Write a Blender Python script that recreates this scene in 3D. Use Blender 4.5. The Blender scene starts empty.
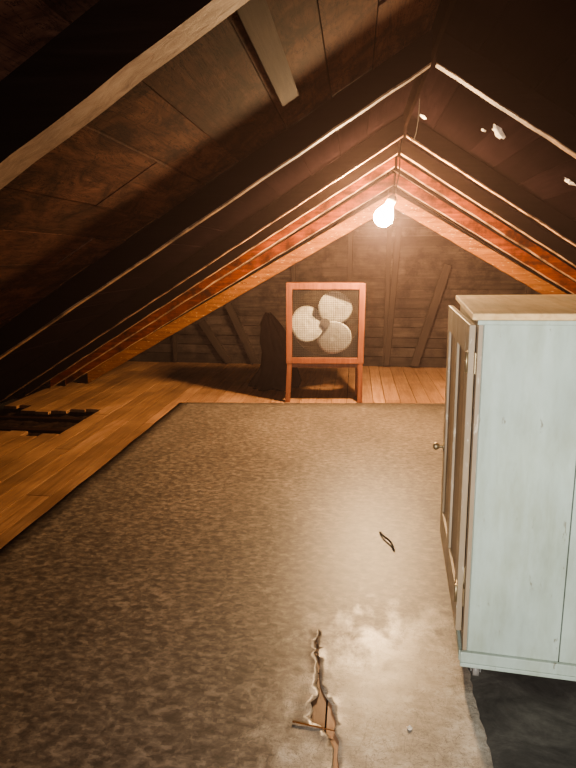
import bpy, bmesh, math, random
from mathutils import Vector, Matrix, geometry, noise
random.seed(7)
COL = bpy.context.scene.collection

# ------------------------------------------------------------ helpers
class MB:
    def __init__(s): s.bm = bmesh.new()
    def box(s, x0,x1,y0,y1,z0,z1, mi=0, M=None):
        v=[s.bm.verts.new(Vector(c) if M is None else M@Vector(c)) for c in
           [(x0,y0,z0),(x1,y0,z0),(x1,y1,z0),(x0,y1,z0),(x0,y0,z1),(x1,y0,z1),(x1,y1,z1),(x0,y1,z1)]]
        for f in [(3,2,1,0),(4,5,6,7),(0,1,5,4),(1,2,6,5),(2,3,7,6),(3,0,4,7)]:
            fc=s.bm.faces.new([v[i] for i in f]); fc.material_index=mi
        return v
    def prism_y(s, poly, y0, y1, mis=None, mi=0):
        a=[s.bm.verts.new((p[0],y0,p[1])) for p in poly]
        b=[s.bm.verts.new((p[0],y1,p[1])) for p in poly]
        n=len(poly)
        s.bm.faces.new(a).material_index=mi
        s.bm.faces.new(b[::-1]).material_index=mi
        for i in range(n):
            f=s.bm.faces.new([a[i],b[i],b[(i+1)%n],a[(i+1)%n]])
            f.material_index = mis[i] if mis else mi
    def cyl(s, p0,p1,r0,r1=None,seg=16,mi=0,smooth=True):
        if r1 is None: r1=r0
        p0=Vector(p0);p1=Vector(p1); d=(p1-p0).normalized()
        a=d.orthogonal().normalized(); b=d.cross(a)
        A=[];B=[]
        for i in range(seg):
            t=2*math.pi*i/seg; o=a*math.cos(t)+b*math.sin(t)
            A.append(s.bm.verts.new(p0+o*r0)); B.append(s.bm.verts.new(p1+o*r1))
        for i in range(seg):
            j=(i+1)%seg
            f=s.bm.faces.new([A[i],A[j],B[j],B[i]]); f.smooth=smooth; f.material_index=mi
        s.bm.faces.new(A[::-1]).material_index=mi; s.bm.faces.new(B).material_index=mi
    def lathe(s, prof, M, seg=20, mi=0):
        rings=[]
        for r,z in prof:
            rings.append([s.bm.verts.new(M@Vector((r*math.cos(2*math.pi*i/seg), r*math.sin(2*math.pi*i/seg), z))) for i in range(seg)])
        for k in range(len(rings)-1):
            for i in range(seg):
                j=(i+1)%seg
                f=s.bm.faces.new([rings[k][i],rings[k][j],rings[k+1][j],rings[k+1][i]]); f.smooth=True; f.material_index=mi
        s.bm.faces.new(rings[0][::-1]).material_index=mi; s.bm.faces.new(rings[-1]).material_index=mi
    def obj(s, name, mats, parent=None, loc=(0,0,0), rot=(0,0,0), bevel=0, fix=True):
        if fix: bmesh.ops.recalc_face_normals(s.bm, faces=s.bm.faces)
        me=bpy.data.meshes.new(name); s.bm.to_mesh(me); s.bm.free()
        for m in (mats if isinstance(mats,(list,tuple)) else [mats]): me.materials.append(m)
        o=bpy.data.objects.new(name,me); COL.objects.link(o)
        o.location=loc; o.rotation_euler=rot
        if parent: o.parent=parent
        if bevel:
            m=o.modifiers.new('bevel','BEVEL'); m.width=bevel; m.segments=2; m.limit_method='ANGLE'
        return o
def empty(name, loc, rot=(0,0,0)):
    e=bpy.data.objects.new(name,None); e.empty_display_size=.1; COL.objects.link(e)
    e.location=loc; e.rotation_euler=rot; return e
def tag(o,label,cat,group=None):
    o["label"]=label; o["category"]=cat
    if group: o["group"]=group
def struct(o,label=None,cat=None):
    o["kind"]="structure"
    if label: o["label"]=label
    if cat: o["category"]=cat
def curve_obj(name, pts, r, mat, parent=None):
    cu=bpy.data.curves.new(name,'CURVE'); cu.dimensions='3D'; cu.bevel_depth=r; cu.bevel_resolution=3
    sp=cu.splines.new('NURBS'); sp.points.add(len(pts)-1)
    for p,q in zip(sp.points,pts): p.co=(*q,1)
    sp.order_u=3; sp.use_endpoint_u=True
    o=bpy.data.objects.new(name,cu); COL.objects.link(o); cu.materials.append(mat)
    dg=bpy.context.evaluated_depsgraph_get(); me=bpy.data.meshes.new_from_object(o.evaluated_get(dg))
    bpy.data.objects.remove(o); o=bpy.data.objects.new(name,me); COL.objects.link(o)
    if parent: o.parent=parent
    return o

# ------------------------------------------------------------ materials
def newmat(name,spec=.5):
    m=bpy.data.materials.new(name); m.use_nodes=True; nt=m.node_tree
    b=nt.nodes['Principled BSDF']; b.inputs['Specular IOR Level'].default_value=spec; return m,nt,b
def N(nt,t,**kw):
    n=nt.nodes.new(t)
    for k,v in kw.items():
        if k in n.inputs.keys(): n.inputs[k].default_value=v
        else: setattr(n,k,v)
    return n
def ramp(nt, fac, stops):
    r=nt.nodes.new('ShaderNodeValToRGB'); e=r.color_ramp.elements
    e[0].position,e[0].color=stops[0][0],(*stops[0][1],1)
    e[1].position,e[1].color=stops[-1][0],(*stops[-1][1],1)
    for p,c in stops[1:-1]:
        x=e.new(p); x.color=(*c,1)
    nt.links.new(fac,r.inputs['Fac']); return r.outputs['Color']
def mix(nt,fac,a,b,mode='MIX'):
    m=nt.nodes.new('ShaderNodeMix'); m.data_type='RGBA'; m.blend_type=mode
    for inp,v in ((m.inputs['Factor'],fac),(m.inputs['A'],a),(m.inputs['B'],b)):
        if isinstance(v,(int,float)): inp.default_value=v
        elif isinstance(v,tuple): inp.default_value=(*v,1)
        else: nt.links.new(v,inp)
    return m.outputs['Result']
def mapped(nt, scale):
    tc=nt.nodes.new('ShaderNodeTexCoord'); mp=nt.nodes.new('ShaderNodeMapping')
    mp.inputs['Scale'].default_value=scale
    nt.links.new(tc.outputs['Object'],mp.inputs['Vector']); return mp.outputs['Vector']
def tex(nt, vec, scale, detail=6, rough=.6, dist=0):
    n=N(nt,'ShaderNodeTexNoise',Scale=scale,Detail=detail,Roughness=rough,Distortion=dist)
    nt.links.new(vec,n.inputs['Vector']); return n.outputs['Fac']
def bump(nt,b,h,strength=.3,dist=.01):
    n=N(nt,'ShaderNodeBump',Strength=strength,Distance=dist)
    nt.links.new(h,n.inputs['Height']); nt.links.new(n.outputs['Normal'],b.inputs['Normal'])
def wood(name, dark, mid, light, axis='x', rough=.7, var=.5, grain=1.0, stain=0, spec=.3, flecks=0, dirt=0):
    m,nt,b=newmat(name,spec)
    s={'x':(.9,14,14),'y':(14,.9,14),'z':(14,14,.9)}[axis]
    v=mapped(nt,s); g=tex(nt,v,2.2*grain,8,.65,.6)
    c=ramp(nt,g,[(.28,dark),(.5,mid),(.72,light)])
    v2=mapped(nt,(1,1,1)); big=tex(nt,v2,2.3,4,.6)
    c=mix(nt,ramp(nt,big,[(.3,(.45,.45,.45)),(.7,(1,1,1))]),tuple(x*.35 for x in dark),c)
    if stain:
        st=tex(nt,mapped(nt,(2,1.2,2)),2.2,10,.72,1.4)
        c=mix(nt,ramp(nt,st,[(.38,(1,1,1)),(.56,(0,0,0))]),c,tuple(x*.45 for x in dark))
        cr=tex(nt,mapped(nt,(9,1.3,9)),1.5,8,.68,2.5)
        c=mix(nt,ramp(nt,cr,[(.486,(0,0,0)),(.5,(1,1,1)),(.514,(0,0,0))]),c,(.002,.0015,.001))
    if flecks:
        fl=tex(nt,mapped(nt,(4,14,14)),5,10,.75)
        c=mix(nt,ramp(nt,fl,[(.59,(0,0,0)),(.63,(1,1,1))]),c,(.45,.33,.20))
    if dirt:
        dt=tex(nt,mapped(nt,(1,1,1)),5,7,.7)
        c=mix(nt,1.0,c,ramp(nt,dt,[(.38,(.18,.16,.14)),(.56,(1,1,1))]),'MULTIPLY')
    geo=nt.nodes.new('ShaderNodeNewGeometry')
    isl=ramp(nt,geo.outputs['Random Per Island'],[(0,(1-var,)*3),(1,(1,1,1))])
    c=mix(nt,1.0,c,isl,'MULTIPLY')
    nt.links.new(c,b.inputs['Base Color']); b.inputs['Roughness'].default_value=rough
    bump(nt,b,g,.35,.006); return m
def plain(name,col,rough=.5,metal=0,n=.25,scale=30,spec=.5):
    m,nt,b=newmat(name,spec); v=mapped(nt,(1,1,1)); f=tex(nt,v,scale,5)
    c=ramp(nt,f,[(.3,tuple(x*(1-n) for x in col)),(.7,tuple(min(1,x*(1+n)) for x in col))])
    nt.links.new(c,b.inputs['Base Color']); b.inputs['Roughness'].default_value=rough; b.inputs['Metallic'].default_value=metal
    bump(nt,b,f,.1,.003); return m

M_floor=wood('pine_boards',(.20,.098,.050),(.36,.19,.105),(.47,.275,.16),'y',.5,.35)
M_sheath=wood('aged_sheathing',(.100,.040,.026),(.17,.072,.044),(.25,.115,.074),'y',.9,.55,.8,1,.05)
M_sheathD=wood('shaded_sheathing',(.003,.0016,.002),(.006,.0032,.004),(.010,.0056,.007),'y',.95,.5,1.0,0,.0)  # dark copy of the sheathing: roof shade put into its colour
M_raft=wood('shaded_rafter',(.003,.0018,.0016),(.006,.0035,.003),(.010,.006,.005),'x',.95,.2,spec=.0)  # unlit rafter sides painted near black
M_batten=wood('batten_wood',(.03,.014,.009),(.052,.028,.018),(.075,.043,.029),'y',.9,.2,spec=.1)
M_litedge=wood('lit_edge_wood',(.24,.13,.065),(.46,.27,.15),(.62,.41,.25),'x',.7,.2,dirt=1)  # light on the lower rafter edges painted as paler wood
M_near=wood('near_rafter_lit_underside',(.26,.14,.075),(.45,.27,.15),(.58,.38,.23),'x',.7,.2)  # light on the underside put into the colour
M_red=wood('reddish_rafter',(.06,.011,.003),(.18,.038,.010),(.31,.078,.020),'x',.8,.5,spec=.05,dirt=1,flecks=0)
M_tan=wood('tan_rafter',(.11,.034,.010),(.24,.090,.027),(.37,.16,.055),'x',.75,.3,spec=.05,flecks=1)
M_gable=wood('gable_siding',(.020,.013,.011),(.055,.038,.031),(.10,.072,.060),'x',.9,.6,dirt=1)
M_stud=wood('old_stud',(.012,.007,.005),(.028,.017,.012),(.045,.028,.020),'z',.8,.3)
M_joist=wood('joist_wood',(.012,.005,.003),(.030,.012,.007),(.05,.020,.011),'x',.9,.4,spec=.05)
M_fill=plain('attic_dust_fill',(.010,.006,.004),.95,0,.5,12)
M_insul=plain('loose_debris_fill',(.022,.012,.008),.95,0,.8,14,spec=.05)
M_fanw=wood('fan_frame_wood',(.10,.027,.011),(.19,.058,.023),(.27,.092,.038),'z',.55,.15)
M_fanmetal=plain('pale_blade_paint',(.40,.37,.315),.5,.0,.25,14)
M_hub=plain('hub_metal',(.14,.11,.085),.4,.5)
M_dark=plain('dark_metal',(.015,.012,.010),.6,.3)
M_wire=plain('guard_wire',(.05,.04,.03),.6,.4)
M_brass=plain('old_brass',(.34,.26,.15),.45,.8)
M_steel=plain('dull_steel',(.38,.37,.34),.45,.8)
M_cable=plain('cable_rubber',(.006,.005,.005),.9,spec=.1)
M_porc=plain('socket_porcelain',(.5,.42,.33),.4)
M_scrap=plain('flaking_paper',(.60,.56,.50),.9,0,.35,25)
M_rubber=plain('caster_wheel',(.20,.18,.16),.5)
M_sheet=plain('black_cloth',(.012,.009,.008),.95,0,.3,8,spec=.05)

def shadowmat():  # wardrobe shadow painted as a dark floor colour
    m,nt,b=newmat('wardrobe_shadow_sheet',.3)
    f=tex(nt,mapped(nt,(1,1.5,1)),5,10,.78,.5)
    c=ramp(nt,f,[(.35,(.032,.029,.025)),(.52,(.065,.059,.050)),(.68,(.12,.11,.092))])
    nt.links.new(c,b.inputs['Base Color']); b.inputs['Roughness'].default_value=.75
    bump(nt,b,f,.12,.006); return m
M_shadow=shadowmat()

def linoleum():
    m,nt,b=newmat('worn_linoleum',.4)
    v=mapped(nt,(1,1.5,1)); a=tex(nt,v,20,6,.68,.4)
    v2=mapped(nt,(42,66,1))
    vo=N(nt,'ShaderNodeTexVoronoi',Scale=1.0,distance='CHEBYCHEV'); nt.links.new(v2,vo.inputs['Vector'])
    bw=nt.nodes.new('ShaderNodeRGBToBW'); nt.links.new(vo.outputs['Color'],bw.inputs[0])
    s=bw.outputs[0]
    ad=N(nt,'ShaderNodeMath',operation='ADD'); ml=N(nt,'ShaderNodeMath',operation='MULTIPLY'); ml.inputs[1].default_value=.22
    nt.links.new(s,ml.inputs[0]); nt.links.new(a,ad.inputs[0]); nt.links.new(ml.outputs[0],ad.inputs[1])
    c=ramp(nt,ad.outputs[0],[(.46,(.060,.046,.037)),(.58,(.100,.077,.061)),(.67,(.138,.108,.085)),(.80,(.21,.168,.133))])
    big=tex(nt,mapped(nt,(1,.7,1)),1.6,6,.65)
    c=mix(nt,1.0,c,ramp(nt,big,[(.35,(.72,.71,.70)),(.65,(1.08,1.07,1.05))]),'MULTIPLY')
    tc=nt.nodes.new('ShaderNodeTexCoord')
    sp=nt.nodes.new('ShaderNodeMapping'); sp.inputs['Location'].default_value=(-.22,-1.50*.62,0); sp.inputs['Scale'].default_value=(1,.62,1)
    nt.links.new(tc.outputs['Object'],sp.inputs['Vector'])
    d=N(nt,'ShaderNodeVectorMath',operation='LENGTH'); nt.links.new(sp.outputs[0],d.inputs[0])
    w=tex(nt,mapped(nt,(2.2,1.4,1)),4.0,10,.75,.3)
    mm=N(nt,'ShaderNodeMath',operation='MULTIPLY_ADD'); nt.links.new(w,mm.inputs[0]); mm.inputs[1].default_value=-1.2
    nt.links.new(d.outputs['Value'],mm.inputs[2])
    ofs=N(nt,'ShaderNodeMath',operation='ADD'); ofs.inputs[1].default_value=.30; nt.links.new(mm.outputs[0],ofs.inputs[0])
    f=ramp(nt,ofs.outputs[0],[(.0,(.95,.95,.95)),(.22,(0,0,0))])
    wc=ramp(nt,tex(nt,v,6,12,.82),[(.36,(.15,.118,.090)),(.5,(.29,.24,.185)),(.62,(.44,.38,.31))])
    sc=tex(nt,mapped(nt,(2,5,1)),3.2,6,.55,3.5)
    wc=mix(nt,ramp(nt,sc,[(.488,(0,0,0)),(.5,(.9,.9,.9)),(.512,(0,0,0))]),wc,(.07,.053,.04))
    sc2=tex(nt,mapped(nt,(4,1.5,1)),2.6,6,.55,3.0)
    wc=mix(nt,ramp(nt,sc2,[(.49,(0,0,0)),(.5,(.8,.8,.8)),(.51,(0,0,0))]),wc,(.08,.06,.047))
    c=mix(nt,f,c,wc)
    nt.links.new(c,b.inputs['Base Color'])
    rr=ramp(nt,f,[(0,(.50,.50,.50)),(1,(.34,.34,.34))]); nt.links.new(rr,b.inputs['Roughness'])
    hb=tex(nt,mapped(nt,(1,1,1)),5,6,.55)
    bump(nt,b,hb,.20,.010); return m
M_lino=linoleum()
M_linoedge=plain('linoleum_backing',(.30,.235,.165),.9,0,.4,40)

def paint(name,base,under,axisamt=.5,rough=.5,th=.70,streak=.8):
    m,nt,b=newmat(name,.3)
    f=tex(nt,mapped(nt,(1.5,1.5,.7)),2.2,6,.6)
    c=ramp(nt,f,[(.3,tuple(x*.76 for x in base)),(.7,tuple(x*1.08 for x in base))])
    g=tex(nt,mapped(nt,(5,5,1.2)),2.0,9,.7)
    c=mix(nt,1.0,c,ramp(nt,g,[(.35,(streak,streak*.97,streak*.88)),(.6,(1,1,1))]),'MULTIPLY')
    w=tex(nt,mapped(nt,(9,9,3)),3,10,.75)
    k=ramp(nt,w,[(th-.02,(0,0,0)),(th,(1,1,1))])
    c=mix(nt,k,c,under)
    nt.links.new(c,b.inputs['Base Color']); b.inputs['Roughness'].default_value=rough
    bump(nt,b,w,.15,.004); return m
M_teal=paint('pale_teal_paint',(.40,.455,.39),(.20,.19,.14),th=.635,streak=.78)
M_door=paint('peeling_tan_paint',(.33,.25,.17),(.46,.39,.29),th=.60,streak=.80)
M_doorp=paint('brown_panel_paint',(.22,.155,.10),(.36,.29,.20),th=.62,streak=.8)
M_topw=wood('wardrobe_top_wood',(.60,.36,.16),(.80,.53,.26),(.90,.65,.36),'y',.8,.05)

# ------------------------------------------------------------ geometry constants
XR,ZR,SL=.38,2.5,.62
YG=8.15
def zr(x,z=ZR,sl=SL): return z-sl*abs(x-XR)

# ------------------------------------------------------------ floor
mb=MB(); x=-3.6
while x<4.3:
    w=random.uniform(.13,.17)
    segs=[(-.6,YG)]
    if x<-2.62: segs=[(-.6,4.62+random.uniform(-.10,.12)-(x+3.6)*.08),(5.40+random.uniform(-.16,.14),YG)]
    for (a,bb) in segs:
        y=a
        while y<bb-.01:
            e=min(bb,y+random.uniform(1.6,3.4))
            if bb-e<.5: e=bb
            dz=random.uniform(-.002,0)
            mb.box(x,x+w-.006,y+.002,e-.003,-.03,dz)
            y=e
    x+=w
floor=mb.obj('floor',M_floor); struct(floor,"wide bare pine floor boards of the attic","floor")
mb=MB(); mb.box(-4.1,4.8,-.6,YG+.1,-.22,-.17)
o=mb.obj('floor.001',M_fill); struct(o,"dusty fill below the floor joists","floor")
for i,y in enumerate((4.80,5.18)):
    mb=MB(); mb.box(-3.55,-2.62,y,y+.06,-.17,-.045)
    o=mb.obj('floor_joist',M_joist,bevel=.004); tag(o,"exposed dark floor joist in the open gap of the floor","joist","exposed floor joists")
bm=bmesh.new(); nx,ny=28,40; g=[]
for i in range(nx+1):
    row=[]
    for j in range(ny+1):
        xx=-3.56+.93*i/nx; yy=4.3+1.5*j/ny
        row.append(bm.verts.new((xx,yy,-.080+.03*noise.noise(Vector((xx*7,yy*7,0)))+.02*noise.noise(Vector((xx*21,yy*21,4))))))
    g.append(row)
for i in range(nx):
    for j in range(ny): bm.faces.new([g[i][j],g[i+1][j],g[i+1][j+1],g[i][j+1]])
me=bpy.data.meshes.new('loose_debris'); bm.to_mesh(me); bm.free(); me.materials.append(M_insul)
o=bpy.data.objects.new('loose_debris',me); COL.objects.link(o); o["kind"]="stuff"
tag(o,"dark lumpy loose debris filling the gap between joists","debris")

# ------------------------------------------------------------ linoleum
L0=[(-.120,2.12),(-.110,2.07),(-.126,2.03),(-.114,1.99),(-.124,1.96),(-.106,1.92),(-.108,1.90),(-.104,1.87),(-.100,1.83),(-.106,1.80),(-.090,1.765),(-.096,1.73),(-.118,1.70),(-.106,1.67),(-.113,1.64),(-.104,1.615),(-.078,1.605),(-.068,1.585),(-.052,1.57),(-.040,1.54),(-.030,1.52),(-.032,1.47),(-.024,1.36)]
R0=[(-.014,1.36),(-.018,1.41),(-.012,1.45),(-.020,1.50),(-.016,1.55),(-.034,1.59),(-.026,1.62),(-.032,1.65),(-.044,1.68),(-.044,1.70),(-.058,1.72),(-.074,1.75),(-.088,1.79),(-.094,1.83),(-.098,1.87),(-.098,1.92),(-.116,1.96),(-.107,1.99),(-.120,2.03),(-.104,2.07)]
hole=L0+R0
outer=[]
def edge(p,q,n,j):
    for i in range(n):
        t=i/n; outer.append((p[0]+(q[0]-p[0])*t+random.uniform(-j,j), p[1]+(q[1]-p[1])*t+random.uniform(-j,j)))
edge((-1.82,.4),(2.2,.4),10,0); edge((2.2,.4),(2.2,6.18),8,0); edge((2.2,6.18),(-1.82,5.77),24,.006); edge((-1.82,5.77),(-1.82,.4),30,.005)
vs=[Vector(p) for p in outer+hole]; no=len(outer); nh=len(hole)
es=[(i,(i+1)%no) for i in range(no)]+[(no+i,no+(i+1)%nh) for i in range(nh)]
def inpoly(p,poly):
    c=False; n=len(poly)
    for i in range(n):
        a=poly[i]; b=poly[i-1]
        if (a[1]>p[1])!=(b[1]>p[1]) and p[0]<(b[0]-a[0])*(p[1]-a[1])/(b[1]-a[1])+a[0]: c=not c
    return c
inner=[Vector((-1.7+i*.2,.5+j*.2)) for i in range(20) for j in range(27)]
inner+= [Vector((-.30+i*.02+random.uniform(-.004,.004),1.36+j*.02)) for i in range(24) for j in range(42)]
inner=[p for p in inner if inpoly(p,outer) and not inpoly(p,hole)]
hp=[]
for i in range(nh):
    a=Vector(hole[i]); b_=Vector(hole[(i+1)%nh])
    for k in range(4): hp.append(a.lerp(b_,k/4))
inner=[p for p in inner if min((p-h).length for h in hp)>.005]
r=geometry.delaunay_2d_cdt(vs+inner,es,[],0,1e-5)
bm=bmesh.new(); bv=[]
def linoz(p):
    d=min((p-h).length for h in hp)
    z=.004
    if d<.06:
        k=(1-d/.06); nz=noise.noise(Vector((p.x*9,p.y*9,3)))
        z+= .012*k*k*max(0,.25+1.2*nz)
    return z
for p in r[0]: bv.append(bm.verts.new((p.x,p.y,linoz(p))))
for f in r[2]:
    c=sum((r[0][i] for i in f),Vector((0,0)))/len(f)
    if inpoly(c,outer) and not inpoly(c,hole):
        fc=bm.faces.new([bv[i] for i in f]); fc.smooth=True
for v in [v for v in bm.verts if not v.link_faces]: bm.verts.remove(v)
bmesh.ops.recalc_face_normals(bm,faces=bm.faces)
bm.normal_update()
if sum(f.normal.z for f in bm.faces)<0: bmesh.ops.reverse_faces(bm,faces=bm.faces)
me=bpy.data.meshes.new('linoleum_rug')
bm.to_mesh(me); bm.free()
me.materials.append(M_lino); me.materials.append(M_linoedge)
rug=bpy.data.objects.new('linoleum_rug',me); COL.objects.link(rug)
sm=rug.modifiers.new('thick','SOLIDIFY'); sm.thickness=.0025; sm.offset=-1; sm.material_offset_rim=1
tag(rug,"worn mottled brown linoleum sheet with a torn split","floor covering")
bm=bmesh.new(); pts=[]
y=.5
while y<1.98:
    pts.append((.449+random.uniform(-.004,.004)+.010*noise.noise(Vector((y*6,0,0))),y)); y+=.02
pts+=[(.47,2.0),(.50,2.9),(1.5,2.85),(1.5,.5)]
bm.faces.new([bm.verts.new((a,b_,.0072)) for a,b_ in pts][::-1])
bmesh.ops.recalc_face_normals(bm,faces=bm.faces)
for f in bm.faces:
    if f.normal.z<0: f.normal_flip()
me=bpy.data.meshes.new('wardrobe_shadow_sheet'); bm.to_mesh(me); bm.free(); me.materials.append(M_shadow)
o=bpy.data.objects.new('wardrobe_shadow_sheet',me); COL.objects.link(o)  # sheet added to darken the floor where the wardrobe shadow falls
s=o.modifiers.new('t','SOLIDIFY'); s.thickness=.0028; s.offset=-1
tag(o,"dark sheet added as the floor shadow of the teal wardrobe","floor covering")

def flake(name,cx,cy,pts,lift,mat,label,cat,z0=.0055,thick=.002,rot=0):
    bm=bmesh.new(); c=bm.verts.new((0,0,.0)); vv=[]
    for i,(px,py) in enumerate(pts):
        vv.append(bm.verts.new((px,py,lift*abs(px+py)*6*random.uniform(.5,1))))
    for i in range(len(vv)): bm.faces.new([c,vv[i],vv[(i+1)%len(vv)]])
    me=bpy.data.meshes.new(name); bm.to_mesh(me); bm.free(); me.materials.append(mat)
    o=bpy.data.objects.new(name,me); COL.objects.link(o); o.location=(cx,cy,z0); o.rotation_euler=(0,0,rot)
    s=o.modifiers.new('t','SOLIDIFY'); s.thickness=thick; s.offset=1
    tag(o,label,cat); return o
def blob(r,n=9,asp=1.0):
    return [(r*math.cos(2*math.pi*i/n)*random.uniform(.6,1.2)*asp, r*math.sin(2*math.pi*i/n)*random.uniform(.6,1.2)) for i in range(n)]
flake('paper_scrap',.21,1.63,blob(.010),.05,M_scrap,"tiny pale chip on the linoleum","debris")
s=curve_obj('linoleum_curl',[(.17,3.00,.0105),(.19,2.93,.018),(.225,2.88,.020),(.235,2.81,.0105)],.005,M_cable); tag(s,"dark curled sliver of torn linoleum on the floor","debris")
mb=MB(); mb.cyl((-.17,1.61,.010),(-.03,1.585,.012),.003,.0015,8)
s=mb.obj('wood_splinter',M_tan); tag(s,"thin tan wood splinter lying across the torn split","debris")

# ------------------------------------------------------------ roof sheathing
for side,name in ((-1,'ceiling'),(1,'ceiling.001')):
    mb=MB(); xe=-4.05 if side<0 else 4.81
    run=abs(xe-XR); s=0.02
    while s<run:
        w=min(random.uniform(.17,.30),run-s)
        a=XR+side*s; b_=XR+side*(s+w-.005)
        for (ya,yb,mi) in ((-.6,1.475,0),(1.475,3.395,0),(3.395,YG+.1,1)):  # boards beyond the second rafter take the painted-shade colour
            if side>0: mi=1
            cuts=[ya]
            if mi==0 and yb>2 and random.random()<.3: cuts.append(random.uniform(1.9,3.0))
            cuts.append(yb)
            for y,e in zip(cuts[:-1],cuts[1:]):
                dz=random.uniform(0,.010)
                za=ZR+.175-SL*s+dz; zb=ZR+.175-SL*(s+w-.006)+dz
                v=[mb.bm.verts.new(c) for c in [(a,y+.001,za),(b_,y+.001,zb),(b_,e-.001,zb),(a,e-.001,za)]]
                u=[mb.bm.verts.new(q.co+Vector((0,0,.03))) for q in v]
                for f in [v,u,[v[0],v[1],u[1],u[0]],[v[1],v[2],u[2],u[1]],[v[2],v[3],u[3],u[2]],[v[3],v[0],u[0],u[3]]]:
                    mb.bm.faces.new(f).material_index=mi
        s+=w
    y0,y1=-.6,YG+.1
    za,zb=ZR+.24,ZR+.24-SL*run
    f=mb.bm.faces.new([mb.bm.verts.new(c) for c in [(XR,y0,za),(xe,y0,zb),(xe,y1,zb),(XR,y1,za)]]); f.material_index=1
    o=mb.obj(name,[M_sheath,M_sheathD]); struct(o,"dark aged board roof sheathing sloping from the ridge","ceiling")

mb=MB(); mb.box(XR-.012,XR+.012,-.3,YG,ZR+.06,ZR+.20)
o=mb.obj('ridge_board',M_raft); tag(o,"dark thin ridge board along the roof peak","ridge beam")

def rafter(y,side,zb=ZR,dep=.17,th=.05,mat=M_raft,edge=M_litedge,label="dark old roof rafter with lower edge coloured as if lit",lip=0.0,group="roof rafters",sl=SL):
    xe=(XR+side*zb/sl)-side*.01
    x0=XR+side*.014
    n=40; lo=[];hi=[]
    mb=MB()
    js=[0 if i in(0,n) else random.uniform(-.003,.003) for i in range(n+1)]
    ls=[lip*random.uniform(.6,1.2) for i in range(n+1)]
    for i in range(n+1):
        xx=x0+(xe-x0)*i/n
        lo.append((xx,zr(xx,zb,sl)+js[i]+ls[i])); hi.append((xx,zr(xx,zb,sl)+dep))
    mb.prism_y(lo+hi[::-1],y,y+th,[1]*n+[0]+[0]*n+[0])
    if lip:  # strip that widens the painted lit edge
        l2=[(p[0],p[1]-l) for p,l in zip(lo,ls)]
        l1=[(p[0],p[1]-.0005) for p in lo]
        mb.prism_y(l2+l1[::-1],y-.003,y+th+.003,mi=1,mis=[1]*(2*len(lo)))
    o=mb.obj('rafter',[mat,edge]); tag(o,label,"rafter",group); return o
rafter(1.40,-1,th=.11,edge=M_near,label="broad dark rafter with brown underside coloured as if lit")
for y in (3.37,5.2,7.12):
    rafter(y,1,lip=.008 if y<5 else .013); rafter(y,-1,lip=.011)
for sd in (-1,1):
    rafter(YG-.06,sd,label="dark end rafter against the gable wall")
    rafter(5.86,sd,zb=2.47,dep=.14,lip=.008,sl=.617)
    rafter(6.26,sd,zb=2.41,dep=.10,mat=M_red,edge=M_litedge,label="reddish rafter lit by the bare bulb",group="reddish inner rafters",lip=.013,sl=.614)
    rafter(6.40,sd,zb=2.25,dep=.12,mat=M_red,edge=M_litedge,label="wide reddish-brown inner rafter beside the bulb",group="reddish inner rafters",lip=.009,sl=.590)
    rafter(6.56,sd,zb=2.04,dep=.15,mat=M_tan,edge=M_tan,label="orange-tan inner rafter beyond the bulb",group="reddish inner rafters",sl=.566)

ang=math.atan(SL)
mb=MB(); mb.box(-.045,.045,1.56,2.85,-.03,-.002)
o=mb.obj('roof_batten',M_batten,loc=(-.33,0,zr(-.33)+.170),rot=(0,-ang,0),bevel=.004); tag(o,"short brown batten nailed under the roof boards","batten")

def rscrap(x,y,r,asp,rot):
    sgn=1 if x>XR else -1
    mb=MB(); bm=mb.bm
    pts=blob(r,19,asp)
    c=bm.verts.new((0,0,-.012)); vv=[bm.verts.new((a,b,random.uniform(-.006,0))) for a,b in pts]
    for i in range(19): bm.faces.new([c,vv[i],vv[(i+1)%19]])
    o=mb.obj('paper_scrap',M_scrap,loc=(x,y,zr(x)+.168),rot=(0,sgn*ang,rot))
    s=o.modifiers.new('t','SOLIDIFY'); s.thickness=.003
    tag(o,"ragged pale paper scrap stuck to the roof boards","debris","paper scraps on the roof")
rscrap(.93,4.26,.042,1.9,.8); rscrap(1.44,4.34,.034,1.7,.2); rscrap(.50,5.0,.03,1.0,.2); rscrap(.86,4.42,.02,1.0,.2)

# ------------------------------------------------------------ gable wall
mb=MB(); z=0.0
while z<2.66:
    h=random.uniform(.11,.15)
    xa=XR-(2.66-z)/SL; xb=XR+(2.66-z)/SL
    za=z; zb=min(z+h-.014,2.66)
    xa2=XR-(2.66-zb)/SL; xb2=XR+(2.66-zb)/SL
    yo=random.uniform(0,.012)
    a=[(xa,za),(xb,za),(xb2,zb),(xa2,zb)]
    if xb2-xa2<.02: a=a[:2]+[(XR,zb)]
    mb.prism_y(a,YG+yo,YG+.03)
    z+=h
mb.box(-4.0,4.8,YG+.03,YG+.05,-.2,.01)
v=[mb.bm.verts.new(c) for c in [(-4.1,YG+.035,-.1),(4.9,YG+.035,-.1),(XR,YG+.035,2.72)]]; mb.bm.faces.new(v)
o=mb.obj('wall_back',M_gable); struct(o,"dark weathered horizontal board gable wall","wall")

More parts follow.
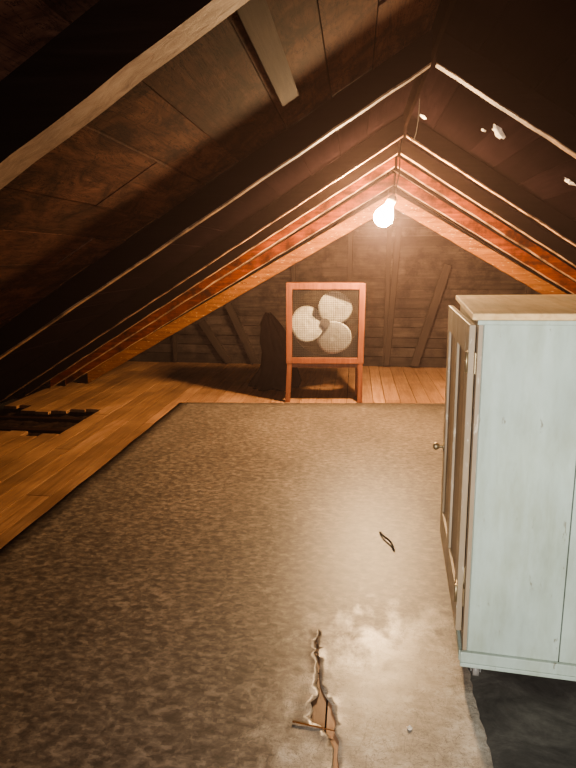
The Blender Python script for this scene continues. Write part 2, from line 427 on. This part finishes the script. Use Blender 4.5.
def beam(name,p,q,w,d,mat,label,cat,group=None,yc=YG-.03):
    P=Vector((p[0],0,p[1]));Q=Vector((q[0],0,q[1])); dv=(Q-P); ln=dv.length
    a=math.atan2(dv.x,dv.z)
    mb=MB(); mb.box(-w/2,w/2,-d/2,d/2,0,ln)
    o=mb.obj(name,mat,loc=(p[0],yc,p[1]),rot=(0,a,0),bevel=.004); tag(o,label,cat,group); return o
for xs in (-.85,-.08,.44):
    beam('wall_stud',(xs,0.005),(xs+random.uniform(-.03,.03),zr(xs)-.06),.06,.05,M_stud,"rough vertical gable wall stud","stud","gable wall studs")
for xs in (2.3,-2.6):
    beam('wall_stud',(xs,0.005),(xs,zr(xs)-.05),.05,.05,M_stud,"rough vertical gable wall stud","stud","gable wall studs")
beam('wall_brace',(.84,.03),(1.22,1.42),.11,.04,M_stud,"leaning diagonal brace board against the gable wall","brace","gable wall braces",YG-.09)
beam('wall_brace',(-1.40,.03),(-1.78,.86),.10,.04,M_stud,"leaning diagonal brace board against the gable wall","brace","gable wall braces",YG-.09)
beam('wall_brace',(-1.79,.03),(-2.18,.62),.10,.04,M_stud,"leaning diagonal brace board against the gable wall","brace","gable wall braces",YG-.09)
beam('wall_brace',(.46,.03),(.56,1.9),.08,.04,M_stud,"leaning diagonal brace board against the gable wall","brace","gable wall braces",YG-.09)

# ------------------------------------------------------------ draped black cloth behind the fan
bm=bmesh.new(); rings=[]; seg=48
prof=[(0,.25),(.06,.23),(.2,.18),(.4,.16),(.58,.14),(.72,.11),(.82,.07),(.86,.03)]
for k,(zz,rr) in enumerate(prof):
    ring=[]
    for i in range(seg):
        t=2*math.pi*i/seg
        f=1+.16*math.sin(5*t+zz*2)+.10*math.sin(9*t-zz*5)+.40*noise.noise(Vector((math.cos(t)*2,math.sin(t)*2,zz*4)))
        ring.append(bm.verts.new((rr*f*math.cos(t)+.06*math.sin(zz*5), rr*f*math.sin(t)*.7, zz+(0 if k==0 else .03*math.sin(3*t)))))
    rings.append(ring)
for k in range(len(rings)-1):
    for i in range(seg):
        f=bm.faces.new([rings[k][i],rings[k][(i+1)%seg],rings[k+1][(i+1)%seg],rings[k+1][i]]); f.smooth=True
bm.faces.new(rings[-1]); bm.faces.new(rings[0][::-1])
me=bpy.data.meshes.new('draped_black_cloth'); bm.to_mesh(me); bm.free(); me.materials.append(M_sheet)
o=bpy.data.objects.new('draped_black_cloth',me); COL.objects.link(o); o.location=(-.94,6.62,.001)
tag(o,"black crumpled cloth draped in a heap behind the fan","cloth")

# ------------------------------------------------------------ attic fan
fan=empty('attic_fan',(-.30,5.975,0),(0,0,math.radians(5)))
tag(fan,"reddish wood framed square attic fan on splayed legs","fan")
HW=.405; Z0,Z1=.42,1.25
mb=MB()
fw=.062
mb.box(-HW,-HW+fw,-.02,0,Z0,Z1); mb.box(HW-fw,HW,-.02,0,Z0,Z1)
mb.box(-HW+fw,HW-fw,-.02,0,Z1-fw,Z1); mb.box(-HW+fw,HW-fw,-.02,0,Z0,Z0+fw)
mb.box(-HW,-HW+.02,0,.26,Z0,Z1); mb.box(HW-.02,HW,0,.26,Z0,Z1)
mb.box(-HW+.02,HW-.02,0,.26,Z1-.02,Z1); mb.box(-HW+.02,HW-.02,0,.26,Z0,Z0+.02)
mb.obj('housing',M_fanw,fan,bevel=.003)
bm=bmesh.new(); seg=48; cz=.5*(Z0+Z1)
ri=[];ro=[]
for i in range(seg):
    t=2*math.pi*i/seg; c,s_=math.cos(t),math.sin(t)
    k=.380/max(abs(c),abs(s_))
    ri.append(bm.verts.new((.36*c,.235,cz+.36*s_))); ro.append(bm.verts.new((k*c,.235,cz+k*s_)))
for i in range(seg):
    j=(i+1)%seg; bm.faces.new([ri[i],ri[j],ro[j],ro[i]])
me=bpy.data.meshes.new('back_panel'); bm.to_mesh(me); bm.free(); me.materials.append(M_dark)
o=bpy.data.objects.new('back_panel',me); COL.objects.link(o); o.parent=fan
s=o.modifiers.new('t','SOLIDIFY'); s.thickness=.01
mb=MB(); mb.cyl((0,.13,cz),(0,.25,cz),.085,.075,24); mb.box(-.37,.37,.215,.24,cz-.02,cz+.02)
mb.obj('motor',M_dark,fan)
mb=MB(); mb.lathe([(.050,0),(.046,-.03),(.028,-.045),(.008,-.05)],Matrix.Translation((0,.06,cz))@Matrix.Rotation(math.radians(-90),4,'X')@Matrix.Scale(-1,4,(0,0,1)),20)
mb.cyl((0,.05,cz),(0,.13,cz),.04,.04,20)
mb.obj('hub',M_hub,fan)
for k,an in enumerate((183,55,-58)):
    bm=bmesh.new(); a=math.radians(an)
    nr,nt_=8,32; rings=[]
    cxr=.182
    ctr=bm.verts.new((cxr,0,0))
    for i in range(1,nr+1):
        rr=i/nr; ring=[]
        for j in range(nt_):
            t=2*math.pi*j/nt_
            x_=cxr+.176*rr*math.cos(t); z_=.196*rr*math.sin(t)*(1+.06*math.cos(t))
            ring.append(bm.verts.new((x_, -.012*(1-rr*rr), z_)))
        rings.append(ring)
    for j in range(nt_): bm.faces.new([ctr,rings[0][j],rings[0][(j+1)%nt_]])
    for i in range(nr-1):
        for j in range(nt_):
            bm.faces.new([rings[i][j],rings[i][(j+1)%nt_],rings[i+1][(j+1)%nt_],rings[i+1][j]])
    for f in bm.faces: f.smooth=True
    R=Matrix.Rotation(-a,4,'Y')@Matrix.Rotation(math.radians(20),4,'X')
    bmesh.ops.transform(bm,matrix=R,verts=bm.verts)
    bmesh.ops.recalc_face_normals(bm,faces=bm.faces)
    me=bpy.data.meshes.new('blade'); bm.to_mesh(me); bm.free(); me.materials.append(M_fanmetal)
    o=bpy.data.objects.new('blade',me); COL.objects.link(o); o.parent=fan; o.location=(0,.10,cz)
    s=o.modifiers.new('t','SOLIDIFY'); s.thickness=.003
mb=MB(); g=.344; n=38
for i in range(n):
    u=-g+2*g*i/(n-1)
    mb.box(u-.0014,u+.0014,-.003,-.001,Z0+fw,Z1-fw)
for i in range(n):
    u=Z0+fw+(Z1-Z0-2*fw)*i/(n-1)
    mb.box(-g,g,-.001,.001,u-.0014,u+.0014)
mb.obj('wire_guard',M_wire,fan)
def leg(x,y0,splx,sply):
    mb=MB(); b0=(x+splx,y0+sply,0.0); w=.026
    vb=[(-w,-w),(w,-w),(w,w),(-w,w)]
    a=[mb.bm.verts.new((b0[0]+i,b0[1]+j,0)) for i,j in vb]; b=[mb.bm.verts.new((x+i,y0+j,Z0)) for i,j in vb]
    mb.bm.faces.new(a[::-1]); mb.bm.faces.new(b)
    for i in range(4): mb.bm.faces.new([a[i],a[(i+1)%4],b[(i+1)%4],b[i]])
    return mb.obj('leg',M_fanw,fan,bevel=.003)
for x_,sx in ((-.37,-.02),(.37,.008)):
    leg(x_,.012,sx,-.0); leg(x_,.23,sx,.06)
mb=MB(); mb.box(-.36,.36,.0,.022,Z0-.045,Z0-.001)
mb.box(-.385,-.365,.0,.26,.16,.20); mb.box(.37,.39,.0,.26,.16,.20)
mb.obj('stretcher',M_fanw,fan,bevel=.003)

# ------------------------------------------------------------ hanging bulb
BX,BY,BZ=.235,5.36,1.86
lamp=empty('hanging_light_bulb',(BX,BY,BZ))
tag(lamp,"glowing bare light bulb hanging from the roof peak","light bulb")
axis=Vector((.42,.0,.90)).normalized()
Mr=axis.to_track_quat('Z','Y').to_matrix().to_4x4()
m,nt,b=newmat('glowing_glass'); e=N(nt,'ShaderNodeEmission',Strength=2900); e.inputs['Color'].default_value=(1,.67,.36,1)
nt.links.new(e.outputs[0],nt.nodes['Material Output'].inputs['Surface']); M_glow=m
mb=MB(); K=1.85; mb.lathe([(r_*K,z_*K) for r_,z_ in [(.006,-.048),(.022,-.043),(.037,-.030),(.045,-.010),(.044,.008),(.036,.028),(.022,.048),(.015,.062)]],Mr,16)
mb.obj('bulb',M_glow,lamp)
mb=MB(); mb.lathe([(.027,.115),(.031,.118),(.040,.122),(.042,.155),(.034,.182),(.014,.20)],Mr,20)
mb.obj('socket',M_porc,lamp)
p=axis*.20
curve_obj('cord',[tuple(p),(p.x+.02,0,p.z+.08),(p.x+.04,.0,p.z+.2),(XR-BX-.03,0,p.z+.36),(XR-BX,0,ZR+.05-BZ)],.006,M_cable,lamp)
c=curve_obj('electrical_cable',[(XR+.015,5.17,ZR+.02),(XR+.05,5.14,ZR-.06),(XR+.06,5.0,ZR-.08),(XR+.06,4.8,ZR-.02),(XR+.05,4.6,ZR+.03),(XR+.03,4.4,ZR+.08)],.003,M_cable)
tag(c,"thin black electrical cable hung along the ridge","cable")

# ------------------------------------------------------------ wardrobe
W=empty('wardrobe',(.420,1.900,.008),(0,math.radians(-1.1),math.radians(-6.2)))
tag(W,"pale teal painted wooden wardrobe on small casters","wardrobe")
D,Hh,zb,zt=.58,.92,.070,1.300
mb=MB()
mb.box(.012,.322,0,.02,zb,zt,0); mb.box(.3255,D,0,.02,zb,zt,0)
mb.box(.012,D,Hh-.02,Hh,zb,zt,0)
mb.box(D-.015,D,.02,Hh-.02,zb,zt,0)
mb.box(.02,D-.015,.02,Hh-.02,zb,zb+.02,0)
mb.box(.0,.02,-.0,.055,zb,zt,1); mb.box(.0,.02,Hh-.045,Hh,zb,zt,1)
mb.box(.0,.02,.055,Hh-.045,zt-.05,zt,1); mb.box(.0,.02,.055,Hh-.045,zb,zb+.07,1)
mb.obj('body',[M_teal,M_door],W,bevel=.002)
mb=MB(); mb.box(-.022,D+.015,-.018,Hh+.018,zt,zt+.022)
mb.obj('top_board',M_topw,W,bevel=.004)
mb=MB(); mb.box(-.004,D+.01,-.012,0,zt-.016,zt-.0005)
mb.obj('top_trim',M_teal,W,bevel=.003)
mb=MB(); mb.box(-.008,D+.01,-.016,0,zb-.014,zb+.035); mb.box(-.008,D+.01,-.022,0,zb-.020,zb-.004)
mb.box(-.012,0,0,Hh,zb-.012,zb+.03)
mb.obj('base_trim',M_teal,W,bevel=.003)
DW=Hh-.10; z0,z1=zb+.072,zt-.022
door=empty('door',(-.002,.056,0),(0,0,math.radians(2.2))); door.parent=W
mb=MB(); t=.022; st=.085
mb.box(-t,0,0,st,z0,z1,0); mb.box(-t,0,DW-st,DW,z0,z1,0); mb.box(-t,0,DW/2-.04,DW/2+.04,z0,z1,0)
for a,b2 in ((z0,z0+.14),(z1-.11,z1)):
    mb.box(-t,0,st,DW/2-.04,a,b2,0); mb.box(-t,0,DW/2+.04,DW-st,a,b2,0)
mb.box(-.012,-.004,st-.005,DW-st+.005,z0+.135,z1-.105,1)
mb.obj('door_panel',[M_door,M_doorp],door,bevel=.003)
mb=MB()
Mk=Matrix.Translation((-t,DW-.035,.60))@Matrix.Rotation(math.radians(-90),4,'Y')
mb.lathe([(.020,0),(.020,.004),(.008,.006),(.007,.02),(.016,.028),(.019,.038),(.014,.048),(.004,.051)],Mk,20)
mb.obj('knob',M_brass,door)
for zz in (z0+.12,z1-.16):
    mb=MB(); mb.box(-.003,-.0,-.03,0,zz,zz+.07); mb.box(-t-.003,-t,0,.03,zz,zz+.07); mb.cyl((-t-.004,-.002,zz),(-t-.004,-.002,zz+.07),.005,.005,10)
    mb.obj('hinge',M_brass,door)
for cx,cy in ((.05,.015),(D-.05,.03),(.045,Hh-.05),(D-.05,Hh-.05)):
    rz=-.019*cx
    mb=MB(); r_=.026
    zc=r_+rz
    mb.cyl((cx-.011,cy,zc),(cx+.011,cy,zc),r_,r_,20,1)
    mb.box(cx-.018,cx-.014,cy-.012,cy+.012,zc-.006,zb-.012,0); mb.box(cx+.014,cx+.018,cy-.012,cy+.012,zc-.006,zb-.012,0)
    mb.box(cx-.022,cx+.022,cy-.014,cy+.02,zb-.019,zb+.001,0); mb.cyl((cx-.02,cy,zc),(cx+.02,cy,zc),.005,.005,10,0)
    mb.obj('caster',[M_steel,M_rubber],W)

# ------------------------------------------------------------ lights, world, camera
def area(name,loc,target,size,sy,power,color,spread=180):
    l=bpy.data.lights.new(name,'AREA'); l.shape='RECTANGLE'; l.size=size; l.size_y=sy; l.energy=power; l.color=color; l.spread=math.radians(spread)
    o=bpy.data.objects.new(name,l); COL.objects.link(o); o.location=loc
    o.rotation_euler=(Vector(target)-Vector(loc)).to_track_quat('-Z','Y').to_euler(); return o
area('window_daylight',(-.30,-.9,1.25),(.75,2.0,.85),.7,.8,46,(1.0,.99,.96),95)
w=bpy.data.worlds.new('World'); bpy.context.scene.world=w; w.use_nodes=True; nt=w.node_tree
nt.nodes['Background'].inputs['Color'].default_value=(.7,.65,.6,1); nt.nodes['Background'].inputs['Strength'].default_value=.02
vs_=nt.nodes.new('ShaderNodeVolumeScatter'); vs_.inputs['Color'].default_value=(1,.70,.68,1); vs_.inputs['Density'].default_value=.0055; vs_.inputs['Anisotropy'].default_value=.6
nt.links.new(vs_.outputs[0],nt.nodes['World Output'].inputs['Volume'])
try: bpy.context.scene.view_settings.look='AgX - Medium High Contrast'
except Exception as ex: print(ex)

cd=bpy.data.cameras.new('Camera'); cam=bpy.data.objects.new('Camera',cd); COL.objects.link(cam)
cam.location=(0,0,1.5); cam.rotation_euler=(math.radians(90-12.3),0,math.radians(6.57))
cd.sensor_fit='VERTICAL'; cd.sensor_height=24; cd.sensor_width=18; cd.lens=577/768*24; cd.clip_start=.02
bpy.context.scene.camera=cam
